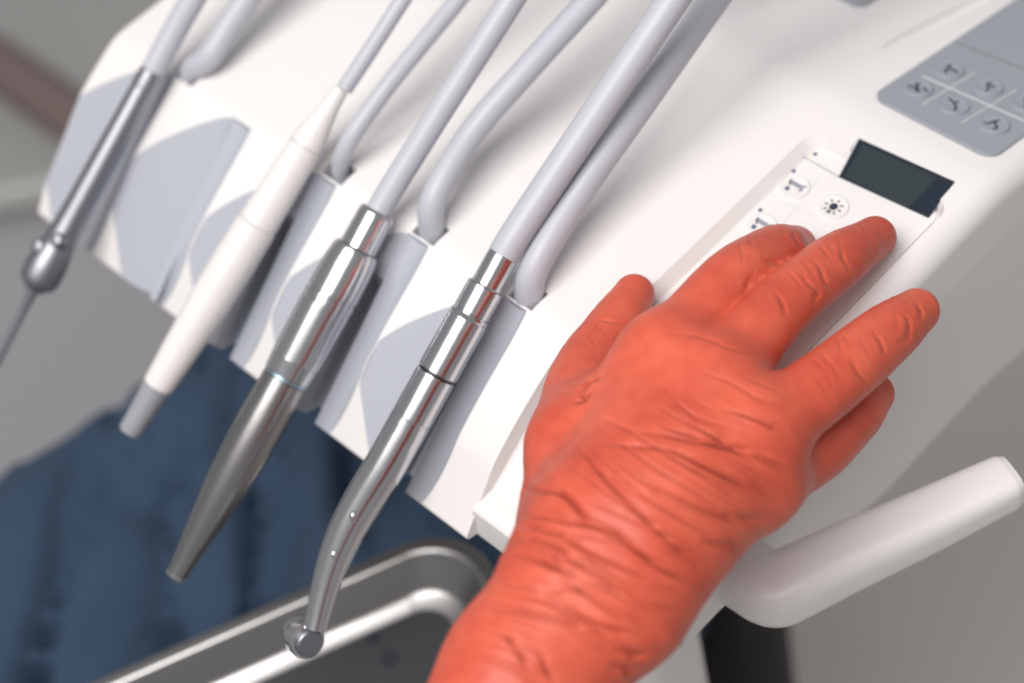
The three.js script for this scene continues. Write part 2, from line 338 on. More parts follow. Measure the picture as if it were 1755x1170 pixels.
for (const [px, py] of [[1360, 293], [1303, 360], [1397, 264], [1325, 612], [1368, 570]]) part('indicator_dot', disc(P(px, py, T + 0.02), 0.75, 0.2), M.inkBlue, plate);
{ // thin separating lines
  const seam = (a, b) => { const p = P(...a, T + 0.02), q = P(...b, T + 0.02); return strokeGeo([[[p.x, p.z], [q.x, q.z]]], (x, z) => new THREE.Vector3(x, p.y, z), 0.28, 0.12); };
  part('plate_seam', seam([1366, 262], [1437, 303]), M.seam, plate);
  for (const [a, b] of [[[1404, 304], [1340, 385]], [[1338, 345], [1400, 372]], [[1372, 378], [1440, 410]]]) part('plate_seam', seam(a, b), M.line, plate);
}
{
  const top = [P(1472, 237, 0.35), P(1636, 311, 0.35), P(1591, 373, T + 0.25), P(1437, 303, T + 0.25)], pts = [];
  for (const q of top) { pts.push(q); pts.push(new THREE.Vector3(q.x, DECK - (REC - 0.3) * MM, q.z)); }
  const dsp = part('display', toCreasedNormals(bare(new ConvexGeometry(pts)), 0.3), M.display, unit);
  const pn = top[1].clone().sub(top[0]).cross(top[3].clone().sub(top[0])).normalize(); if (pn.y < 0) pn.negate();
  const pane = [[1478, 247], [1606, 304], [1556, 356], [1447, 303]].map(([x, y]) => onPlane(x, y, top[0].clone().addScaledVector(pn, 0.05 * MM), pn)), wp = [];
  for (const q of pane) { wp.push(q); wp.push(q.clone().addScaledVector(pn, -0.3 * MM)); }
  part('reflection_pane', toCreasedNormals(bare(new ConvexGeometry(wp)), 0.3), M.screen, dsp);  // added pane: its lighter colour imitates a reflection in the glass
}

// ------------------------------------------------------------------ the unit: grey keypad on the rear slope
{
  const K = 0.262, n = new THREE.Vector3(0, Math.cos(K), -Math.sin(K)), p0 = V(0, topY(-150) , -150);
  const base = (px, py, off = 0) => onPlane(px, py, p0.clone().addScaledVector(n, off * MM), n);
  const g = slab(roundedRect(26, -60, 74, 75, 5.5), 0, 1.3, 0.35);
  // local (x, z): z = -60..75 along the slope, front edge at +75
  const front = base(1560, 210); // on the front edge line
  g.translate(0, -DECK, 0); g.translate(0, 0, -75 * MM); g.rotateX(-K);
  const lo = V(0, topY(-146.5), -146.5); g.translate(0, lo.y, lo.z);
  const pad = part('grey_keypad', g, M.keypadGrey, unit);
  const person = {
    a: [[[-0.15, -0.75], [-0.3, -0.4], [0.05, -0.1], [-0.15, 0.3], [0.2, 0.7]], [[0.05, -0.1], [0.6, -0.15], [0.75, 0.0]]],
    b: [[[-0.2, -0.7], [-0.35, -0.35], [0.0, -0.05], [0.15, 0.6]], [[-0.6, 0.45], [-0.1, 0.2], [0.4, 0.4]], [[0.35, -0.3], [0.8, -0.1]]],
    c: [[[-0.1, -0.75], [-0.25, -0.3], [0.1, 0.05], [0.25, 0.7]], [[0.1, -0.25], [0.4, -0.35]]],
    d: [[[-0.7, -0.5], [-0.15, -0.3], [0.1, 0.0], [0.35, 0.3], [0.4, 0.7]], [[-0.05, -0.75], [-0.15, -0.3]]],
    e: [[[0.0, -0.75], [-0.15, -0.3], [0.15, 0.05], [0.4, 0.3], [0.35, 0.75]], [[-0.15, -0.3], [-0.3, 0.35], [-0.55, 0.45]]],
  };
  const keys = [[1625, 120, 'a'], [1572, 152, 'b'], [1692, 150, 'c'], [1634, 182, 'd'], [1757, 178, 'c'], [1703, 214, 'e']];
  for (const [px, py, ic] of keys) {
    const c = base(px, py, 1.45), k = part('key', keyCap(c, 5.2, 0.85, -K), M.keypadGrey, pad);
    const U = new THREE.Vector3(1, 0, 0), Wv = new THREE.Vector3(0, Math.sin(K), Math.cos(K)).normalize();
    const place = (u, v) => c.clone().addScaledVector(U, u * 4.6 * MM).addScaledVector(Wv, v * 3.6 * MM).addScaledVector(n, 0.6 * MM);
    part('icon', strokeGeo(person[ic], place, 0.66, 0.15), M.ink, k);
  }
  const bar = (a, b, m, w = 0.4) => { const p = base(...a, 1.35), q = base(...b, 1.35); return strokeGeo([[[0], [1]]], (t) => p.clone().lerp(q, t), w, 0.25); };
  for (const [a, b] of [[[1580, 130], [1755, 207]], [[1671, 124], [1580, 180]], [[1742, 154], [1648, 210]]]) part('divider_line', bar(a, b, M.line), M.line, pad);
  part('keypad_seam', bar([1640, 74], [1780, 128], M.seam, 0.5), M.seam, pad);
  // a second grey plate further back, only its front corner shows
  const g2 = slab(roundedRect(-42, -80, -4, 0, 4), 0, 2, 0.4); g2.translate(0, -DECK, 0); g2.rotateX(-K);
  const c2 = onPlane(1466, 14, p0, n); g2.rotateY(0.0); g2.translate(c2.x + 6 * MM, c2.y, c2.z);
  part('rear_plate', g2, M.keypadGrey, unit);
}

// ------------------------------------------------------------------ the unit: hand grip and underside bracket
{
  const up = new THREE.Vector3(0, 1, 0);
  const g = sweep([P(1090, 862, -66), P(1200, 938, -64), P(1286, 990, -61), P(1312, 1006, -60), P(1330, 1010, -60), P(1356, 1000, -59), P(1440, 960, -58), P(1580, 896, -56), P(1690, 843, -54), P(1722, 828, -54), P(1734, 822, -54)], [10.2, 10.4, 10.6, 10.6, 10.6, 10.5, 10.0, 9.2, 8.4, 8.1, 7.2], { steps: 200, seg: 56, flat: 1, pow: 3.2, upHint: up });
  part('hand_grip', g, M.shell, unit);
  // arm that carries the unit
  const cb = P(1118, 1130, -180), col = (y) => new THREE.Vector3(cb.x, DECK + y * MM, cb.z);
  const arm = sweep([col(-70), col(-250), col(-945)], [17, 17, 17], { steps: 20, seg: 40, pow: 3 });
  part('support_column', arm, M.shell, unit);
  const foot = turned(col(-950), new THREE.Vector3(0, 1, 0), [[0, 60], [18, 60], [26, 54], [30, 26]]);
  part('column_foot', foot, M.shell, unit);
}

// ------------------------------------------------------------------ handpieces on their hoses
const hoseG = 'handpieces in the instrument rest';
function hosePair(parent, A, B, rA, rB, mat = M.hose) { // A: from the handpiece up; B: from the rest up; the two meet in one loop behind
  const a = A.map(([px, py, h]) => P(px, py, h)), b = B.map((q) => q.isVector3 ? q : P(...q));
  const ea = a[a.length - 1], eb = b[b.length - 1];
  const da = ea.clone().sub(a[a.length - 2]).normalize(), db = eb.clone().sub(b[b.length - 2]).normalize();
  const p1 = ea.clone().addScaledVector(da, 0.12), p2 = eb.clone().addScaledVector(db, 0.12), top = p1.clone().add(p2).multiplyScalar(0.5).addScaledVector(da, 0.08);
  const ctrl = [...a, p1, top, p2, ...b.slice().reverse()];
  const radii = ctrl.map((_, i) => i < a.length ? rA : i > a.length + 2 ? rB : (rA + rB) / 2);
  return part('hose', sweep(ctrl, radii, { steps: 220, seg: 24 }), mat, parent);
}
const axisOf = (p, q, off) => { const a = onSlope(...p, off), b = onSlope(...q, off), dir = b.clone().sub(a).normalize(); return { a, dir, at: (px, py) => onSlope(px, py, off).sub(a).dot(dir) / MM, point: (d) => a.clone().addScaledVector(dir, d * MM) }; };
const hOf = (p) => (p.y - DECK) / MM;

{ // contra-angle handpiece in the slot nearest the keypad
  const OFF = 9.5, ax = axisOf([863, 437], [700, 727], OFF), d = ax.at;
  const o = thing('dental_handpiece', 'chrome contra-angle handpiece with round head and black ring, beside the keypad', 'handpiece', ax.a.clone(), hoseG);
  const d1 = d(832, 490), d2 = d(803, 535), d3 = d(745, 637), d4 = d(690, 745);
  part('collar', turned(ax.a, ax.dir, [[-0.6, 4.3], [0, 4.8], [0.8, 5.0], [d1 - 0.4, 5.1], [d1, 5.6]]), M.chrome, o);
  part('coupling', turned(ax.a, ax.dir, [[d1, 5.0], [d1 + 0.1, 5.9], [d1 + 0.6, 6.1], [d2 - 0.5, 6.1], [d2 - 0.3, 5.8], [d2, 5.8]]), M.chrome, o);
  part('coupling', turned(ax.a, ax.dir, [[d2, 5.8], [d2 + 0.1, 6.3], [d2 + 0.8, 6.6], [d2 + 1.4, 6.35], [d2 + 1.8, 6.65], [d3 - 0.7, 6.75], [d3 - 0.3, 6.4]]), M.chrome, o);
  part('seal_ring', turned(ax.a, ax.dir, [[d3 - 0.4, 6.0], [d3 - 0.3, 6.3], [d3 + 0.5, 6.3], [d3 + 0.6, 6.0]]), M.dark, o);
  const body = part('handle', turned(ax.a, ax.dir, [[d3 + 0.5, 6.2], [d3 + 0.7, 6.5], [d3 + 1.3, 6.7], [d3 + 16, 6.75], [d3 + 16.2, 6.62], [d3 + 16.6, 6.62], [d3 + 16.8, 6.78], [d4, 6.75]]), M.chrome, o);
  const pts = [ax.point(d4 - 1), onSlope(655, 806, 9.5), onSlope(625, 854, 9.6), onSlope(596, 905, 9.8), onSlope(572, 960, 9.8), onSlope(555, 1015, 9.4), onSlope(540, 1078, 8.6)];
  const neck = part('neck', sweep(pts, [6.74, 6.7, 6.5, 6.0, 5.2, 4.4, 3.9], { steps: 90, seg: 40 }), M.chrome, o);
  for (const [px, py, off] of [[613, 884, 14.3], [580, 950, 13.4]]) { // small screws on the neck
    const c = onSlope(px, py, off), dirS = camBack.clone().multiplyScalar(0.8).addScaledVector(camRight, 0.6).normalize();
    part('screw', turned(c.clone().addScaledVector(dirS, -0.0022), dirS, [[0, 2.1], [1.9, 2.1], [2.2, 1.7], [1.5, 1.2], [1.4, 0.01]], 24), M.chrome, neck);
  }
  const hc = onSlope(519, 1090, 7), hd = camBack.clone().multiplyScalar(0.80).addScaledVector(camRight, 0.48).addScaledVector(camUp, -0.26).normalize();
  const head = part('head', turned(hc, hd, [[-6.5, 3.6], [-5.5, 4.8], [-2.5, 5.9], [0, 6.2], [3.4, 6.2], [4.2, 5.9], [4.6, 5.2]]), M.chrome, o);
  part('push_button', turned(hc, hd, [[4.2, 4.9], [5.0, 4.75], [5.8, 4.5], [6.3, 4.0], [6.4, 3.0]]), M.satin, head);
  hosePair(o, [[863, 437, hOf(ax.a)], [882, 405, hOf(ax.a) + 3.5], [985, 250, 32], [1120, 50, 54], [1180, -40, 63]], [V(-8.8, -14, -17), V(-8.8, 1, -17.4), [914, 462, 8], [985, 340, 18], [1105, 168, 30], [1232, -12, 40], [1290, -90, 46]], 5.1, 4.9);
}
{ // micromotor with straight conical handpiece
  const OFF = 9.5, ax = axisOf([647, 364], [492, 644], OFF), d = ax.at;
  const o = thing('dental_handpiece', 'thick micromotor handpiece with a dark grey tapering nose', 'handpiece', ax.a.clone(), hoseG);
  const d1 = d(617, 427), d2 = d(572, 505), d3 = d(505, 612), d4 = d(492, 644);
  part('collar', turned(ax.a, ax.dir, [[-0.6, 5.2], [0.2, 5.9], [1, 6.1], [d1 - 0.3, 6.3], [d1, 7]]), M.chrome, o);
  part('motor_sleeve', turned(ax.a, ax.dir, [[d1, 6.2], [d1 + 0.2, 7.3], [d1 + 2, 8.0], [d1 + 7, 8.6], [d2 - 0.6, 8.8], [d2 - 0.4, 8.5], [d2 + 0.4, 8.5], [d2 + 0.6, 8.8], [d2 + 3, 8.8], [d2 + 3.2, 8.6], [d2 + 3.8, 8.6], [d2 + 4, 8.8], [d3, 8.5], [d3 + 0.1, 8.25], [d3 + 0.6, 8.25], [d3 + 0.7, 8.45], [d4 - 0.4, 8.0], [d4, 7.6]]), M.chrome, o);
  part('joint_ring', turned(ax.a, ax.dir, [[d4 - 0.2, 7.2], [d4, 7.8], [d4 + 0.9, 7.8], [d4 + 1.1, 7.2]]), M.steelBlue, o);
  const e = ax.at, L = [[d4 + 1, 7.2], [d4 + 1.3, 7.7], [e(455, 712), 8.1], [e(425, 768), 8.0], [e(398, 818), 7.4], [e(370, 870), 6.3], [e(345, 917), 5.1], [e(322, 957), 4.0], [e(309, 980), 3.6]];
  const nose = part('nose_cone', turned(ax.a, ax.dir, [...L, [e(304, 990), 3.5], [e(303, 992), 2.8], [e(306, 986), 2.2], [e(309, 980), 2.1]]), M.titanium, o);
  part('nose_ring', turned(ax.a, ax.dir, [[e(307, 984), 3.3], [e(306.5, 985), 3.75], [e(304.5, 989), 3.7], [e(303.5, 991), 3.1]]), M.chrome, nose);
  for (const [px, py] of [[314, 962], [300, 976]]) { const c = onSlope(px, py, OFF + 2.4), n = camBack.clone(); part('notch', turned(c.clone().addScaledVector(n, -0.0016), n, [[0, 1.1], [1.9, 1.1], [2.0, 0.8]], 16), M.dark, nose); }
  part('chuck', turned(ax.a, ax.dir, [[e(309, 980), 1.9], [e(304, 990), 1.7], [e(303, 991), 0.9]]), M.dark, nose);
  hosePair(o, [[647, 364, hOf(ax.a)], [662, 338, hOf(ax.a) + 3], [745, 205, 27], [850, 42, 46], [905, -45, 56]], [V(-53.4, -14, -17), V(-53.4, 1, -17.4), [742, 345, 10], [806, 232, 19], [893, 130, 28], [1010, 2, 37], [1075, -70, 42]], 4.3, 4.4);
}
{ // white scaler
  const OFF = 9.5, ax = axisOf([524, 250], [270, 662], OFF), d = ax.at;
  const o = thing('dental_scaler', 'white plastic scaler handpiece with a grey rubber tip', 'handpiece', ax.a.clone(), hoseG);
  const d0 = d(588, 155), d1 = d(524, 250), d2 = d(437, 381), d3 = d(270, 662), d4 = d(225, 745);
  part('strain_relief', turned(ax.a, ax.dir, [[d0, 2.7], [d0 + 6, 3.2], [d0 + 12, 4.2], [d1 - 4, 5.5], [d1, 5.9]]), M.whitePlastic, o);
  part('rear_sleeve', turned(ax.a, ax.dir, [[d1 + 0.1, 5.6], [d1 + 0.3, 6.0], [d2 - 0.5, 6.9], [d2, 6.6]]), M.whitePlastic, o);
  part('grip_sleeve', turned(ax.a, ax.dir, [[d2 + 0.1, 6.6], [d2 + 0.6, 7.2], [d2 + 14, 7.5], [d2 + 30, 7.3], [d3 - 14, 6.2], [d3 - 1, 5.4], [d3, 5.0]]), M.whitePlastic, o);
  part('tip_cover', turned(ax.a, ax.dir, [[d3, 4.7], [d3 + 0.2, 5.0], [d4 - 1, 4.0], [d4, 3.4]]), M.greyRubber, o);
  const st = ax.point(d0 + 1);
  const a = [st, P(628, 95, 36), P(690, 0, 45), P(735, -70, 52)];
  hosePair(o, [[590, 153, hOf(st)], [628, 96, hOf(st) + 7], [690, 0, hOf(st) + 18], [735, -70, hOf(st) + 25]], [V(-98.4, -14, -17), V(-98.4, 1, -17.4), [597, 245, 11], [655, 160, 20], [785, 0, 31], [845, -75, 36]], 2.8, 3.1);
}
{ // three-way syringe in the slot at the far end
  const OFF = 9.5, ax = axisOf([259, 128], [88, 440], OFF), d = ax.at;
  const o = thing('dental_syringe', 'silver three-way syringe with thumb buttons and a thin nozzle', 'syringe', ax.a.clone(), hoseG);
  const d1 = d(100, 418), d2 = d(60, 492);
  part('collar', turned(ax.a, ax.dir, [[-2, 3.8], [-1, 4.6], [5, 4.8], [6, 4.4]]), M.satin, o);
  part('handle', turned(ax.a, ax.dir, [[5.5, 4.4], [6, 4.6], [d1 - 14, 5.2], [d1 - 4, 5.6], [d1, 6.0]]), M.satin, o);
  const head = part('head', sweep([ax.point(d1 - 2), ax.point(d1 + 5), ax.point(d1 + 11), ax.point(d2 - 2), ax.point(d2 + 1)], [5.6, 6.8, 7.3, 6.6, 3.5], { steps: 30, seg: 32 }), M.satin, o);
  for (const [px, py] of [[62, 420], [94, 410]]) { const c = onSlope(px, py, 17), n = slopeN.clone().addScaledVector(camBack, 0.5).normalize(); part('thumb_button', turned(c.clone().addScaledVector(n, -0.003), n, [[-2, 2.8], [2, 2.8], [3, 2.2], [3.3, 1.2]], 24), M.satin, head); }
  const n0 = ax.point(d2 - 2), n1 = onSlope(-10, 632, 6);
  part('nozzle', sweep([n0, n0.clone().lerp(n1, 0.3), n0.clone().lerp(n1, 0.7), n1], [2.2, 1.5, 1.4, 1.3], { steps: 20, seg: 16 }), M.satin, o);
  hosePair(o, [[262, 122, hOf(ax.a) + 1], [300, 52, hOf(ax.a) + 10], [330, 0, hOf(ax.a) + 17], [365, -60, hOf(ax.a) + 25]], [V(-179, -14, -17), V(-179, 0, -17.4), [358, 98, 7], [392, 45, 13], [422, 0, 18], [465, -70, 26]], 4.4, 4.6);
}

// ------------------------------------------------------------------ the gloved hand (signed distance field, surface nets)
function surfaceNets(f, lo, hi, h, slack = 0) {
  const n = [0, 1, 2].map((k) => Math.ceil((hi[k] - lo[k]) / h) + 1), [nx, ny, nz] = n, val = new Float32Array(nx * ny * nz);
  const B = 6, reach = h * B * 0.5 * Math.sqrt(3) * 1.15 + h;   // whole blocks far from the surface keep one value
  for (let k = 0; k < nz; k += B) for (let j = 0; j < ny; j += B) for (let i = 0; i < nx; i += B) {
    const c = f(lo[0] + (i + B / 2 - 0.5) * h, lo[1] + (j + B / 2 - 0.5) * h, lo[2] + (k + B / 2 - 0.5) * h), far = Math.abs(c) > reach + slack;
    for (let kk = k; kk < Math.min(nz, k + B); kk++) for (let jj = j; jj < Math.min(ny, j + B); jj++) for (let ii = i; ii < Math.min(nx, i + B); ii++) val[ii + nx * (jj + ny * kk)] = far ? c : f(lo[0] + ii * h, lo[1] + jj * h, lo[2] + kk * h);
  }
  const id = new Int32Array(nx * ny * nz).fill(-1), pos = [], idx = [], at = (i, j, k) => i + nx * (j + ny * k);
  for (let k = 0; k < nz - 1; k++) for (let j = 0; j < ny - 1; j++) for (let i = 0; i < nx - 1; i++) {
    let m = 0, sx = 0, sy = 0, sz = 0, c = 0; const v = [];
    for (let e = 0; e < 8; e++) { v[e] = val[at(i + (e & 1), j + (e >> 1 & 1), k + (e >> 2))]; if (v[e] < 0) m++; }
    if (m === 0 || m === 8) continue;
    for (let e = 0; e < 8; e++) for (const b of [1, 2, 4]) if (!(e & b)) { const g = e | b; if ((v[e] < 0) !== (v[g] < 0)) { const t = v[e] / (v[e] - v[g]); sx += (e & 1) + (b === 1 ? t : 0); sy += (e >> 1 & 1) + (b === 2 ? t : 0); sz += (e >> 2) + (b === 4 ? t : 0); c++; } }
    id[at(i, j, k)] = pos.length / 3; pos.push(lo[0] + (i + sx / c) * h, lo[1] + (j + sy / c) * h, lo[2] + (k + sz / c) * h);
  }
  const quad = (a, b, c, d, flip) => { if (flip) idx.push(a, c, b, a, d, c); else idx.push(a, b, c, a, c, d); };
  for (let k = 1; k < nz - 1; k++) for (let j = 1; j < ny - 1; j++) for (let i = 1; i < nx - 1; i++) {
    const s = val[at(i, j, k)] < 0;
    if (s !== (val[at(i + 1, j, k)] < 0)) quad(id[at(i, j - 1, k - 1)], id[at(i, j, k - 1)], id[at(i, j, k)], id[at(i, j - 1, k)], !s);
    if (s !== (val[at(i, j + 1, k)] < 0)) quad(id[at(i - 1, j, k - 1)], id[at(i - 1, j, k)], id[at(i, j, k)], id[at(i, j, k - 1)], !s);
    if (s !== (val[at(i, j, k + 1)] < 0)) quad(id[at(i - 1, j - 1, k)], id[at(i, j - 1, k)], id[at(i, j, k)], id[at(i - 1, j, k)], !s);
  }
  return { pos, idx };
}
const capsule = (p, q) => { const [ax, ay, az, ra] = p, [bx, by, bz, rb] = q, dx = bx - ax, dy = by - ay, dz = bz - az, L = dx * dx + dy * dy + dz * dz; return (x, y, z) => { const t = clamp(((x - ax) * dx + (y - ay) * dy + (z - az) * dz) / L, 0, 1); return Math.hypot(x - ax - t * dx, y - ay - t * dy, z - az - t * dz) - ra - (rb - ra) * t; }; };
const smin = (a, b, k) => { const h = Math.max(k - Math.abs(a - b), 0) / k; return Math.min(a, b) - h * h * k * 0.25; };
{
  const J = (px, py, h, r) => { const p = P(px, py, h); return [p.x / MM, h, p.z / MM, r]; };   // joint in mm
  const chain = (...j) => {                          // a finger: dense tapered links along a smooth curve through its joints
    const cv = new THREE.CatmullRomCurve3(j.map((q) => new THREE.Vector3(q[0], q[1], q[2])), false, 'centripetal'), N = 12, c = [], n = j.length - 1;
    const at = (t) => { const q = cv.getPoint(t), u = Math.min(n - 1e-6, t * n), k = Math.floor(u), f = u - k; return [q.x, q.y, q.z, mix(j[k][3], j[k + 1][3], f * f * (3 - 2 * f) * 0.5 + f * 0.5)]; };
    for (let i = 0; i < N; i++) c.push(capsule(at(i / N), at((i + 1) / N)));
    const mid = cv.getPoint(0.5), rad = Math.max(...j.map((q) => Math.hypot(q[0] - mid.x, q[1] - mid.y, q[2] - mid.z) + q[3])) + 1;
    return (x, y, z) => { const o = Math.hypot(x - mid.x, y - mid.y, z - mid.z) - rad; if (o > 12) return o; let d = 1e9; for (let i = 0; i < N; i++) { const q = c[i](x, y, z); if (q < d) d = q; } return d; };
  };
  const iM = J(1142, 622, 37, 11.6), mM = J(1215, 672, 39.5, 11.6), rM = J(1284, 752, 36, 11.2), pM = J(1293, 828, 26, 10.6);
  const index = chain(iM, J(1250, 489, 34, 9.9), J(1327, 436, 20, 8.9), J(1362, 424, 6, 7.0));
  const middle = chain(mM, J(1324, 538, 34, 9.5), J(1430, 451, 20, 8.7), J(1499, 407, 6.5, 6.7));
  const ring = chain(rM, J(1418, 656, 32, 9.9), J(1521, 571, 22, 8.9), J(1571, 533, 16, 6.8));
  const pinky = chain(pM, J(1398, 770, 12, 9.2), J(1463, 710, 3, 8.4), J(1495, 675, -2, 6.6));
  const thumb = chain(J(988, 765, 27, 13), J(1000, 658, 18, 10.8), J(1052, 566, 11, 9.0), J(1086, 504, 7.6, 6.4));
  const cI = J(1015, 885, 39, 14.2), cM = J(1065, 895, 41, 14.0), cR = J(1110, 912, 40, 14.2), cP = J(1145, 922, 33, 14.2);
  const wL = J(986, 996, 36, 18), wR = J(1058, 1028, 34, 17.5), fL = J(896, 1148, 30, 18.5), fR = J(912, 1158, 28, 18), gL = J(775, 1400, 22, 20), gR = J(785, 1410, 20, 20);
  const palm = [capsule(cI, iM), capsule(cM, mM), capsule(cR, rM), capsule(cP, pM), capsule(iM, mM), capsule(mM, rM), capsule(rM, pM), capsule(J(978, 895, 28, 15), J(990, 775, 28, 13.5)), capsule(J(1035, 740, 28, 13), iM),
    capsule(wL, cI), capsule(wR, cP), capsule(wL, fL), capsule(wR, fR), capsule(fL, gL), capsule(fR, gR)];
  const fingers = [index, middle, ring, pinky];
  const sdf = (x, y, z) => {
    let p = palm[0](x, y, z); for (let i = 1; i < palm.length; i++) p = smin(p, palm[i](x, y, z), i < 4 ? 17 : 9);
    let d = smin(p, thumb(x, y, z), 8);
    for (const f of fingers) d = Math.min(d, smin(p, f(x, y, z), 6));
    return d;
  };
  const all = [iM, mM, rM, pM, cI, cP, wL, wR, fL, fR, gL, gR, J(1493, 412, 6.5, 8), J(1492, 680, -14, 9), J(1567, 536, 14, 9), J(1080, 512, 8, 8), J(985, 760, 28, 15)];
  const lo = [0, 1, 2].map((k) => Math.min(...all.map((j) => j[k] - j[3])) - 12), hi = [0, 1, 2].map((k) => Math.max(...all.map((j) => j[k] + j[3])) + 12);
  const net = surfaceNets(sdf, lo, hi, 1.0, 5);
  // creases of the thin glove: lines laid over the back of the hand, each found on the surface along its sight line
  const trace = (px, py) => { const d = ray(px, py).normalize(), o = [eye.x / MM, (eye.y - DECK) / MM, eye.z / MM]; let t = 350; for (let i = 0; i < 90; i++) { const q = sdf(o[0] + d.x * t, o[1] + d.y * t, o[2] + d.z * t); if (q < 0.05) break; t += q * 0.9; if (t > 800) return null; } return [o[0] + d.x * t, o[1] + d.y * t, o[2] + d.z * t]; };
  const creases = [
    [1.0, 1.5, [988, 763], [1078, 860], [1195, 969]], [1.3, 1.7, [917, 808], [1003, 879], [1060, 917], [1153, 980], [1221, 1010]],
    [0.9, 1.4, [898, 841], [950, 841], [1003, 879]], [0.9, 1.4, [890, 883], [965, 890], [1040, 909]], [1.2, 1.6, [890, 902], [950, 909], [1041, 962], [1138, 992]],
    [1.3, 1.6, [883, 920], [950, 935], [1026, 988], [1116, 1033], [1172, 1052]], [1.2, 1.6, [880, 945], [940, 965], [1000, 1000]], [1.2, 1.7, [935, 1007], [1003, 1014], [1078, 1059], [1131, 1086]],
    [1.0, 1.6, [875, 1000], [930, 1030], [1040, 1075], [1108, 1097]], [1.3, 1.7, [1101, 819], [1206, 871], [1304, 902]], [1.3, 1.8, [1041, 755], [1153, 774], [1266, 823], [1356, 864]],
    [1.2, 1.8, [1116, 740], [1229, 762], [1379, 815]], [0.9, 1.6, [864, 1078], [909, 1146]], [0.9, 1.6, [924, 1120], [950, 1168]], [1.2, 1.6, [1056, 1116], [1108, 1120]], [1.1, 1.5, [1050, 1140], [1090, 1150]],
    [0.6, 1.8, [1140, 568], [1226, 585], [1304, 615]], [0.9, 1.7, [1209, 637], [1270, 663], [1348, 702]], [0.9, 1.7, [1140, 732], [1226, 758], [1313, 776]], [0.7, 1.8, [1027, 715], [1131, 750]],
    [1.8, 1.6, [993, 668], [1032, 641]], [1.0, 1.5, [985, 690], [1015, 672]], [0.8, 1.6, [1240, 700], [1313, 724], [1345, 735]], [0.6, 1.3, [1019, 550], [1075, 550]], [1.1, 1.6, [1250, 880], [1320, 893]], [1.0, 1.6, [1210, 925], [1280, 945]],
    [0.9, 1.3, [1372, 470], [1400, 500], [1395, 525]], [0.8, 1.3, [1330, 500], [1350, 540]], [0.7, 1.3, [1440, 430], [1455, 460]], [0.7, 1.2, [1395, 450], [1430, 500]], [0.9, 1.3, [1545, 530], [1560, 570], [1540, 590]], [0.8, 1.2, [1575, 515], [1580, 550]], [0.9, 1.4, [1460, 620], [1490, 660]], [0.7, 1.3, [1500, 570], [1520, 610]],
    [0.8, 1.3, [1310, 440], [1340, 455]], [0.7, 1.2, [1360, 400], [1372, 425]], [0.8, 1.4, [1290, 470], [1275, 500]], [0.7, 1.5, [1150, 690], [1250, 735]], [0.6, 1.6, [1000, 800], [1080, 825]],
  ].map(([dep, w, ...pts]) => {
    const c = new THREE.CatmullRomCurve3(pts.map(([x, y]) => new THREE.Vector3(x, y, 0))), m = Math.max(8, pts.length * 8), line = [];
    for (let i = 0; i <= m; i++) { const q = c.getPoint(i / m), s = trace(q.x + 2.5 * Math.sin(i * 0.45 + pts[0][0]), q.y + 2.5 * Math.sin(i * 0.37 + pts[0][1])); if (s) line.push([...s, Math.sin(Math.PI * Math.min(1, (i / m) * 0.9 + 0.08)) ** 0.6]); }
    const onFinger = pts[0][1] < 640 || pts[0][0] > 1440;
    return { dep: dep * (onFinger ? 0.3 : 0.4), w: w * 0.75, line };
  });
  const nor = new Float32Array(net.pos.length), p = net.pos;
  for (let v = 0; v < p.length; v += 3) { const e = 0.6, x = p[v], y = p[v + 1], z = p[v + 2]; const g = new THREE.Vector3(sdf(x + e, y, z) - sdf(x - e, y, z), sdf(x, y + e, z) - sdf(x, y - e, z), sdf(x, y, z + e) - sdf(x, y, z - e)).normalize(); nor[v] = g.x; nor[v + 1] = g.y; nor[v + 2] = g.z; }
  const boxes = creases.map((c) => { const b = new THREE.Box3(); for (const q of c.line) b.expandByPoint(new THREE.Vector3(q[0], q[1], q[2])); return b.expandByScalar(9); });
  const armDir = new THREE.Vector3(wL[0] - cM[0], wL[1] - cM[1], wL[2] - cM[2]).normalize();
  const q3 = new THREE.Vector3();
  const acrossSign = Math.sign((pM[0] - cM[0]) * armDir.z - (pM[2] - cM[2]) * armDir.x);
  for (let v = 0; v < p.length; v += 3) {
    const x = p[v], y = p[v + 1], z = p[v + 2]; q3.set(x, y, z); let d = 0;
    creases.forEach((c, ci) => {
      if (!boxes[ci].containsPoint(q3)) return;
      let best = 1e9, am = 0, side = 0;
      for (let i = 0; i < c.line.length - 1; i++) {
        const a = c.line[i], b = c.line[i + 1], dx = b[0] - a[0], dy = b[1] - a[1], dz = b[2] - a[2], L = dx * dx + dy * dy + dz * dz || 1, t = clamp(((x - a[0]) * dx + (y - a[1]) * dy + (z - a[2]) * dz) / L, 0, 1);
        const ex = x - a[0] - t * dx, ey = y - a[1] - t * dy, ez = z - a[2] - t * dz, q = Math.hypot(ex, ey, ez);
        if (q < best) { best = q; am = mix(a[3], b[3], t); side = Math.sign(ex * armDir.x + ey * armDir.y + ez * armDir.z); }
      }
      if (best < 9) d += c.dep * am * (-Math.exp(-((best / c.w) ** 2)) + (side > 0 ? 0.4 : 0.2) * Math.exp(-(((best - 2.1 * c.w) / (1.1 * c.w)) ** 2)));
    });
    // fine puckering round the wrist, softer over the back of the hand
    const along = (x - cM[0]) * armDir.x + (y - cM[1]) * armDir.y + (z - cM[2]) * armDir.z;
    const wrist = smooth(-25, 15, along), nn = noise3(x * 0.02, y * 0.02, z * 0.02);
    const across = (x - cM[0]) * armDir.z - (z - cM[2]) * armDir.x;
    const fold = (f, c, k, e) => (1 - Math.abs(noise3(along * f + across * f * 0.12 + 0.5 * nn, across * c, k))) ** e - 0.25;
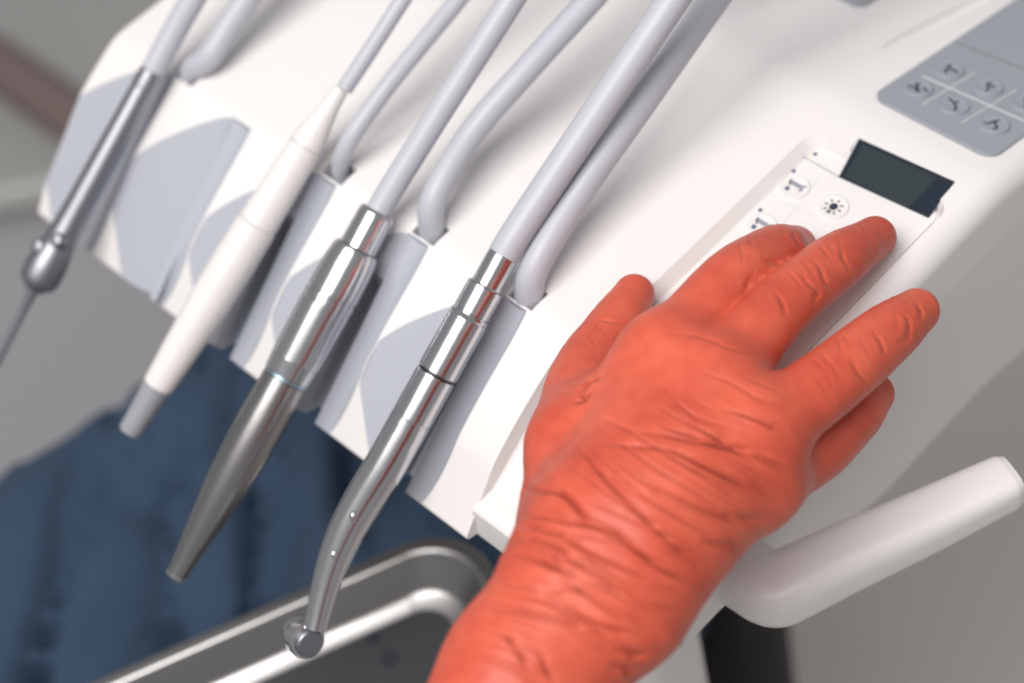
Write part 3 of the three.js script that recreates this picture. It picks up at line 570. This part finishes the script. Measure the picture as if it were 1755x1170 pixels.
    const patch = smooth(-0.45, 0.5, noise3(along * 0.03, across * 0.03, 21)), sideFold = smooth(8, 40, across * acrossSign) * smooth(-75, -30, along);
    const m = clamp(Math.max(wrist, 0.8 * sideFold) * (0.45 + 0.55 * patch), 0, 1);
    d += m * (0.14 * fold(0.09, 0.003, 3.7, 8) + 0.12 * fold(0.17, 0.003, 8.1, 8)) + 0.06 * noise3(x * 0.07, y * 0.07, z * 0.07) + 0.2 * (1 - wrist) * noise3(x * 0.03 + 9, y * 0.03, z * 0.035);
    p[v] += nor[v] * d; p[v + 1] += nor[v + 1] * d; p[v + 2] += nor[v + 2] * d;
  }
  // fine relief of the thin rubber: tension lines, in the plane of the back of the hand (mm along the arm, mm across)
  const TW = 1024, TH = 2048, A0 = -170, A1 = 150, C0 = -80, C1 = 80, rel = new Float32Array(TW * TH);
  const flat = (q) => { const al = (q[0] - cM[0]) * armDir.x + (q[1] - cM[1]) * armDir.y + (q[2] - cM[2]) * armDir.z, ac = (q[0] - cM[0]) * armDir.z - (q[2] - cM[2]) * armDir.x; return [(ac - C0) / (C1 - C0) * TW, (al - A0) / (A1 - A0) * TH]; };
  const kx = TW / (C1 - C0), ky = TH / (A1 - A0);
  const scratch = (pts, w, dep) => {                 // pts in texture pixels; w in mm
    for (let i = 0; i < pts.length - 1; i++) {
      const [ax, ay] = pts[i], [bx, by] = pts[i + 1], R = 4 * w * Math.max(kx, ky), am = Math.sin(Math.PI * clamp((i + 0.5) / (pts.length - 1), 0.03, 0.97)) ** 0.7 * dep;
      const mx = (bx - ax) / kx, my = (by - ay) / ky, L = mx * mx + my * my || 1e-6;
      for (let y = Math.max(0, Math.floor(Math.min(ay, by) - R)); y <= Math.min(TH - 1, Math.max(ay, by) + R); y++) for (let x = Math.max(0, Math.floor(Math.min(ax, bx) - R)); x <= Math.min(TW - 1, Math.max(ax, bx) + R); x++) {
        const ux = (x - ax) / kx, uy = (y - ay) / ky, t = (ux * mx + uy * my) / L; if (t < 0 && i > 0 || t >= 1 && i < pts.length - 2) continue;
        const c = clamp(t, 0, 1), ex = ux - c * mx, ey = uy - c * my, dd = Math.hypot(ex, ey), v = am * (-Math.exp(-((dd / w) ** 2)) + 0.45 * Math.exp(-(((dd - 2 * w) / w) ** 2)) * (ey > 0 ? 1 : 0.5));
        rel[y * TW + x] += v;
      }
    }
  };
  for (const c of creases) scratch(c.line.map((q) => flat(q)), 0.55, c.dep > 0.3 ? 0.85 : 0.28);
  const run = (px, py, ang, len, bend, w, dep) => {  // a tension line followed over the back of the hand
    const pts = []; for (let i = 0; i <= 14; i++) { const t = i / 14 * len, q = trace(px + t * Math.cos(ang) - bend * t * t * Math.sin(ang), py + t * Math.sin(ang) + bend * t * t * Math.cos(ang)); if (!q) break; pts.push(flat(q)); }
    if (pts.length > 4) scratch(pts, w, dep);
  };
  for (let k = 0; k < 34; k++) { const t = (k + rnd() * 0.8) / 34, px = mix(1385, 1085, t) - 10, py = mix(800, 1150, t) - 5, ang = Math.PI + mix(0.36, 0.52, rnd()) + 0.06 * Math.sin(t * 9); run(px + mix(-30, 0, rnd()), py, ang, mix(90, 330, rnd()), mix(-0.0002, 0.0007, rnd()), mix(0.32, 0.6, rnd()), mix(0.2, 0.6, rnd())); }
  for (let k = 0; k < 18; k++) { const t = (k + rnd() * 0.8) / 18, px = mix(892, 790, t) + 8, py = mix(850, 1130, t); run(px, py, mix(0.12, 0.36, rnd()), mix(80, 260, rnd()), mix(0, 0.0012, rnd()), mix(0.32, 0.6, rnd()), mix(0.2, 0.6, rnd())); }
  for (let k = 0; k < 8; k++) run(mix(1130, 1300, rnd()), mix(640, 760, rnd()), mix(0.25, 0.5, rnd()), mix(40, 110, rnd()), 0.0004, mix(0.3, 0.5, rnd()), mix(0.1, 0.3, rnd()));
  for (const [j0, j1, n] of [[J(1250, 492, 33), J(1360, 425, 5), 5], [J(1330, 545, 34), J(1495, 411, 6), 8], [J(1415, 655, 32), J(1567, 536, 16), 8], [J(1400, 772, 12), J(1492, 680, -2), 4], [J(1000, 658, 18), J(1086, 504, 8), 3]]) {
    const a = flat(j0), b = flat(j1), dx = (b[0] - a[0]) / kx, dy = (b[1] - a[1]) / ky, L = Math.hypot(dx, dy);
    for (let k = 0; k < n; k++) {
      const t = mix(0.05, 1.05, rnd()), cx = a[0] + (b[0] - a[0]) * t, cy = a[1] + (b[1] - a[1]) * t, ang = Math.atan2(dx, -dy) + mix(0.3, 0.9, rnd()), len = mix(6, 15, rnd()), o = mix(-4, 4, rnd()), pts = [];
      for (let i = 0; i <= 8; i++) { const u = (i / 8 - 0.5) * len + o; pts.push([cx + u * Math.cos(ang) * kx, cy + (u * Math.sin(ang) + 0.02 * u * u) * ky]); }
      scratch(pts, mix(0.35, 0.7, rnd()), mix(0.08, 0.26, rnd()));
    }
  }
  const bytes = new Uint8Array(TW * TH * 4), tone = new Uint8Array(256 * 512 * 4);
  for (let i = 0; i < rel.length; i++) { const x = i % TW, y = Math.floor(i / TW), q = clamp(0.6 + 0.3 * rel[i] + 0.012 * noise3(x * 0.11, y * 0.11, 2) + 0.02 * (rnd() - 0.5), 0, 1) * 255; bytes[i * 4] = bytes[i * 4 + 1] = bytes[i * 4 + 2] = q; bytes[i * 4 + 3] = 255; }
  for (let i = 0; i < 256 * 512; i++) { const x = i % 256, y = Math.floor(i / 256), q = 0.93 + 0.045 * noise3(x * 0.02, y * 0.02, 5) + 0.025 * noise3(x * 0.09, y * 0.09, 9); tone[i * 4] = 255 * q; tone[i * 4 + 1] = 255 * clamp(q * q * 1.03, 0, 1); tone[i * 4 + 2] = 255 * clamp(q * q * 1.03, 0, 1); tone[i * 4 + 3] = 255; }
  const bump = new THREE.DataTexture(bytes, TW, TH); bump.magFilter = bump.minFilter = THREE.LinearFilter; bump.needsUpdate = true;
  const tint = new THREE.DataTexture(tone, 256, 512); tint.magFilter = tint.minFilter = THREE.LinearFilter; tint.colorSpace = THREE.SRGBColorSpace; tint.needsUpdate = true;
  M.glove.bumpMap = bump; M.glove.bumpScale = 0.0026; M.glove.map = tint;
  const uv = new Float32Array(p.length / 3 * 2);
  for (let v = 0, k = 0; v < p.length; v += 3, k += 2) { const f = flat([p[v], p[v + 1], p[v + 2]]); uv[k] = f[0] / TW; uv[k + 1] = f[1] / TH; }
  const g = new THREE.BufferGeometry(); g.setAttribute('position', new THREE.Float32BufferAttribute(p.map((q, i) => q * MM + (i % 3 === 1 ? DECK : 0)), 3)); g.setAttribute('uv', new THREE.BufferAttribute(uv, 2)); g.setIndex(net.idx); g.computeVertexNormals();
  const o = thing('person', 'hand in a creased coral nitrile glove pressing the white keypad', 'person', P(880, 1170, 20));
  part('glove', g, M.glove, o);
}

// ------------------------------------------------------------------ below the unit: tray, trousers, floor, cabinet
{
  const h = -140, c0 = P(800, 882, h), far = P(165, 1163, h), dx = far.clone().sub(c0).normalize(), dz = new THREE.Vector3().crossVectors(dx, new THREE.Vector3(0, 1, 0)).negate();
  if (dz.dot(camBack) < 0) dz.negate();
  const L = 0.36, Wd = 0.2, Hh = 0.016;
  const o = thing('instrument_tray', 'shallow stainless steel tray with a rolled rim below the rest', 'tray', c0.clone().addScaledVector(dx, L / 2).addScaledVector(dz, Wd / 2));
  const m = new THREE.Matrix4().makeBasis(dx, new THREE.Vector3(0, 1, 0), dx.clone().cross(new THREE.Vector3(0, 1, 0)));
  const zz = dx.clone().cross(new THREE.Vector3(0, 1, 0)), sgn = Math.sign(zz.dot(dz));
  const place = (g) => { g.applyMatrix4(m); const p = o.position; g.translate(p.x, p.y, p.z); return bare(g); };
  const ringShape = (inset, r) => roundedRect(-L / 2 / MM + inset, -Wd / 2 / MM + inset, L / 2 / MM - inset, Wd / 2 / MM - inset, r).getPoints(16);
  const rings = [[0.6, -6, 26], [0, -4.5, 26], [0, -1, 26], [1.2, 0, 25], [5, 0, 22], [6.5, -0.8, 21], [14, -11, 17], [16, -13, 16], [23, -14, 12]], pos = [], idx = []; let n = 0;
  for (const [ins, y, r] of rings) { const q = ringShape(ins, r); n = q.length; for (const s of q) pos.push(s.x * MM, y * MM, -s.y * MM); }
  for (let k = 0; k < rings.length - 1; k++) for (let j = 0; j < n; j++) { const a = k * n + j, b = k * n + (j + 1) % n; idx.push(a, b, a + n, b, b + n, a + n); }
  const rg = new THREE.BufferGeometry(); rg.setAttribute('position', new THREE.Float32BufferAttribute(pos, 3)); rg.setIndex(idx); rg.computeVertexNormals();
  part('rim', place(rg), M.tray, o);
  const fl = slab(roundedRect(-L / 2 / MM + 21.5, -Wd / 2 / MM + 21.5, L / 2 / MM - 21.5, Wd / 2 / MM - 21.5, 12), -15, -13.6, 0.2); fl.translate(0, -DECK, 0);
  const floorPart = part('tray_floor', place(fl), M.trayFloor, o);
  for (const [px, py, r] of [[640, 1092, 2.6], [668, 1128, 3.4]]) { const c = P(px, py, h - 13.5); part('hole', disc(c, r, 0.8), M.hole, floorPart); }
  { const c = P(714, 994, h - 11.5); const s = new THREE.SphereGeometry(2.6 * MM, 20, 14); s.translate(c.x, c.y, c.z); part('stud', bare(s), M.chrome, floorPart); }
  // the bracket that carries the tray from the column
  const mid = o.position.clone(); mid.y -= 0.026;
  part('tray_arm', sweep([mid, mid.clone().lerp(new THREE.Vector3(P(1118, 1130, -180).x, DECK - 0.172, P(1118, 1130, -180).z), 0.5), new THREE.Vector3(P(1118, 1130, -180).x, DECK - 0.172, P(1118, 1130, -180).z)], [9, 9, 9], { steps: 12, seg: 20 }), M.tray, o);
}
{ // the patient's trousers
  const h = -300, J = (px, py, hh, r) => { const p = P(px, py, hh); return [p.x / MM, hh, p.z / MM, r]; };
  const a0 = J(120, 1085, -330, 80), a1 = J(450, 868, -335, 84), a2 = J(800, 650, -345, 90);
  const b0 = J(330, 1390, -345, 76), b1 = J(640, 1160, -350, 84), b2 = J(900, 985, -355, 88);
  const ext = (p, q, k) => [0, 1, 2].map((i) => p[i] + (p[i] - q[i]) * k).concat(p[3] * 0.9);
  const a9 = ext(a0, a1, 2.0), b9 = ext(b0, b1, 2.0), a3 = ext(a2, a1, 0.12), b3 = ext(b2, b1, 0.12);
  const caps = [capsule(a9, a0), capsule(a0, a1), capsule(a1, a2), capsule(a2, a3), capsule(b9, b0), capsule(b0, b1), capsule(b1, b2), capsule(b2, b3)];
  const sdf = (x, y, z) => {
    let A = 1e9, B = 1e9; for (let i = 0; i < 4; i++) A = smin(A, caps[i](x, y, z), 30); for (let i = 4; i < 8; i++) B = smin(B, caps[i](x, y, z), 30);
    const d = smin(A, B, 18);
    const u = (x * 0.7 + z * 0.72), w = (-x * 0.72 + z * 0.7);
    const valley = (q) => smooth(0.72, 1, 1 - Math.abs(q));
    return d + 15 * valley(noise3(u * 0.003 + 5, w * 0.011, y * 0.004)) + 9 * valley(noise3(u * 0.004 + 15, w * 0.02, y * 0.006));
  };
  const pts = [a9, b9, a3, b3, a1, b1], lo = [0, 1, 2].map((k) => Math.min(...pts.map((j) => j[k])) - 120), hi = [0, 1, 2].map((k) => Math.max(...pts.map((j) => j[k])) + 120);
  const net = surfaceNets(sdf, lo, hi, 8, 40);
  const g = new THREE.BufferGeometry(); g.setAttribute('position', new THREE.Float32BufferAttribute(net.pos.map((q, i) => q * MM + (i % 3 === 1 ? DECK : 0)), 3)); g.setIndex(net.idx); g.computeVertexNormals();
  const o = thing('person', 'legs of a reclining person in dark blue denim trousers below the unit', 'person', V(a1[0], -430, a1[2]));
  part('trousers', g, M.denim, o);
  // the chair they lie on
  const mid = new THREE.Vector3((a1[0] + b1[0]) / 2, 0, (a1[2] + b1[2]) / 2), dir = new THREE.Vector3(a3[0] - a9[0], 0, a3[2] - a9[2]).normalize();
  const len = Math.hypot(a3[0] - a9[0], a3[2] - a9[2]) * 0.8; mid.addScaledVector(dir, -70);
  const ch = thing('dental_chair', 'grey upholstered dental chair under the blue trousers', 'chair', V(mid.x, -950, mid.z));
  const cushion = new RoundedBoxGeometry(len * MM, 0.09, 0.34, 4, 0.04); cushion.rotateY(-Math.atan2(dir.z, dir.x)); const cp = V(mid.x, -470, mid.z); cushion.translate(cp.x, cp.y, cp.z);
  part('cushion', bare(cushion), M.cabinet, ch);
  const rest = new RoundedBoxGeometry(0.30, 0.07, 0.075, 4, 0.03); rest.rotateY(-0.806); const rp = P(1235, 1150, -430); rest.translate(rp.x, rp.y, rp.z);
  part('shadow_block', bare(rest), M.shadowDark, ch, 'added dark block standing in for a shadow below the grip');  // added solid, no chair part: its dark colour plays the shadow here
  part('pedestal', turned(V(mid.x, -950, mid.z), new THREE.Vector3(0, 1, 0), [[0, 190], [40, 190], [60, 80], [440, 70]]), M.cabinet, ch);
}
{ // floor and low furniture, far out of focus
  const f = new THREE.BoxGeometry(8, 0.1, 8); f.translate(0, -0.05, 0); structure('floor', f, M.floor);
  const e0 = P(-40, 322, -450), e1 = P(150, 288, -450), ex = e1.clone().sub(e0).setY(0).normalize(), ez = new THREE.Vector3().crossVectors(ex, new THREE.Vector3(0, 1, 0));
  if (ez.dot(camBack) < 0) ez.negate();              // towards the camera
  const turn = Math.atan2(-ex.z, ex.x), H = e0.y, mid = e0.clone().lerp(e1, 0.3).addScaledVector(ez, -0.25);
  const cab = thing('cabinet', 'low grey cabinet with a pale top edge beyond the syringe', 'cabinet', new THREE.Vector3(mid.x, 0, mid.z));
  const box = (w, h, d, y, off) => { const g = new RoundedBoxGeometry(w, h, d, 3, 0.004); g.rotateY(turn); g.translate(mid.x + ez.x * off, y, mid.z + ez.z * off); return bare(g); };
  part('carcass', box(0.62, H - 0.025, 0.48, (H - 0.025) / 2, -0.004), M.cabinetFront, cab);
  part('worktop', box(0.66, 0.022, 0.5, H - 0.012, 0), M.cabinet, cab);
  part('edge_strip', box(0.66, 0.02, 0.006, H - 0.012, 0.253), M.cabinetEdge, cab);
  const c0 = P(-60, 70, -432), c1 = P(60, 155, -432), c2 = P(170, 232, -432);
  const roll = thing('padded_roll', 'muted brown padded roll lying on the low cabinet', 'cushion', c1.clone());
  part('cover', sweep([c0, c1, c2], [17, 18, 17], { steps: 30, seg: 24 }), M.brown, roll);
}
renderer.render(scene, camera);
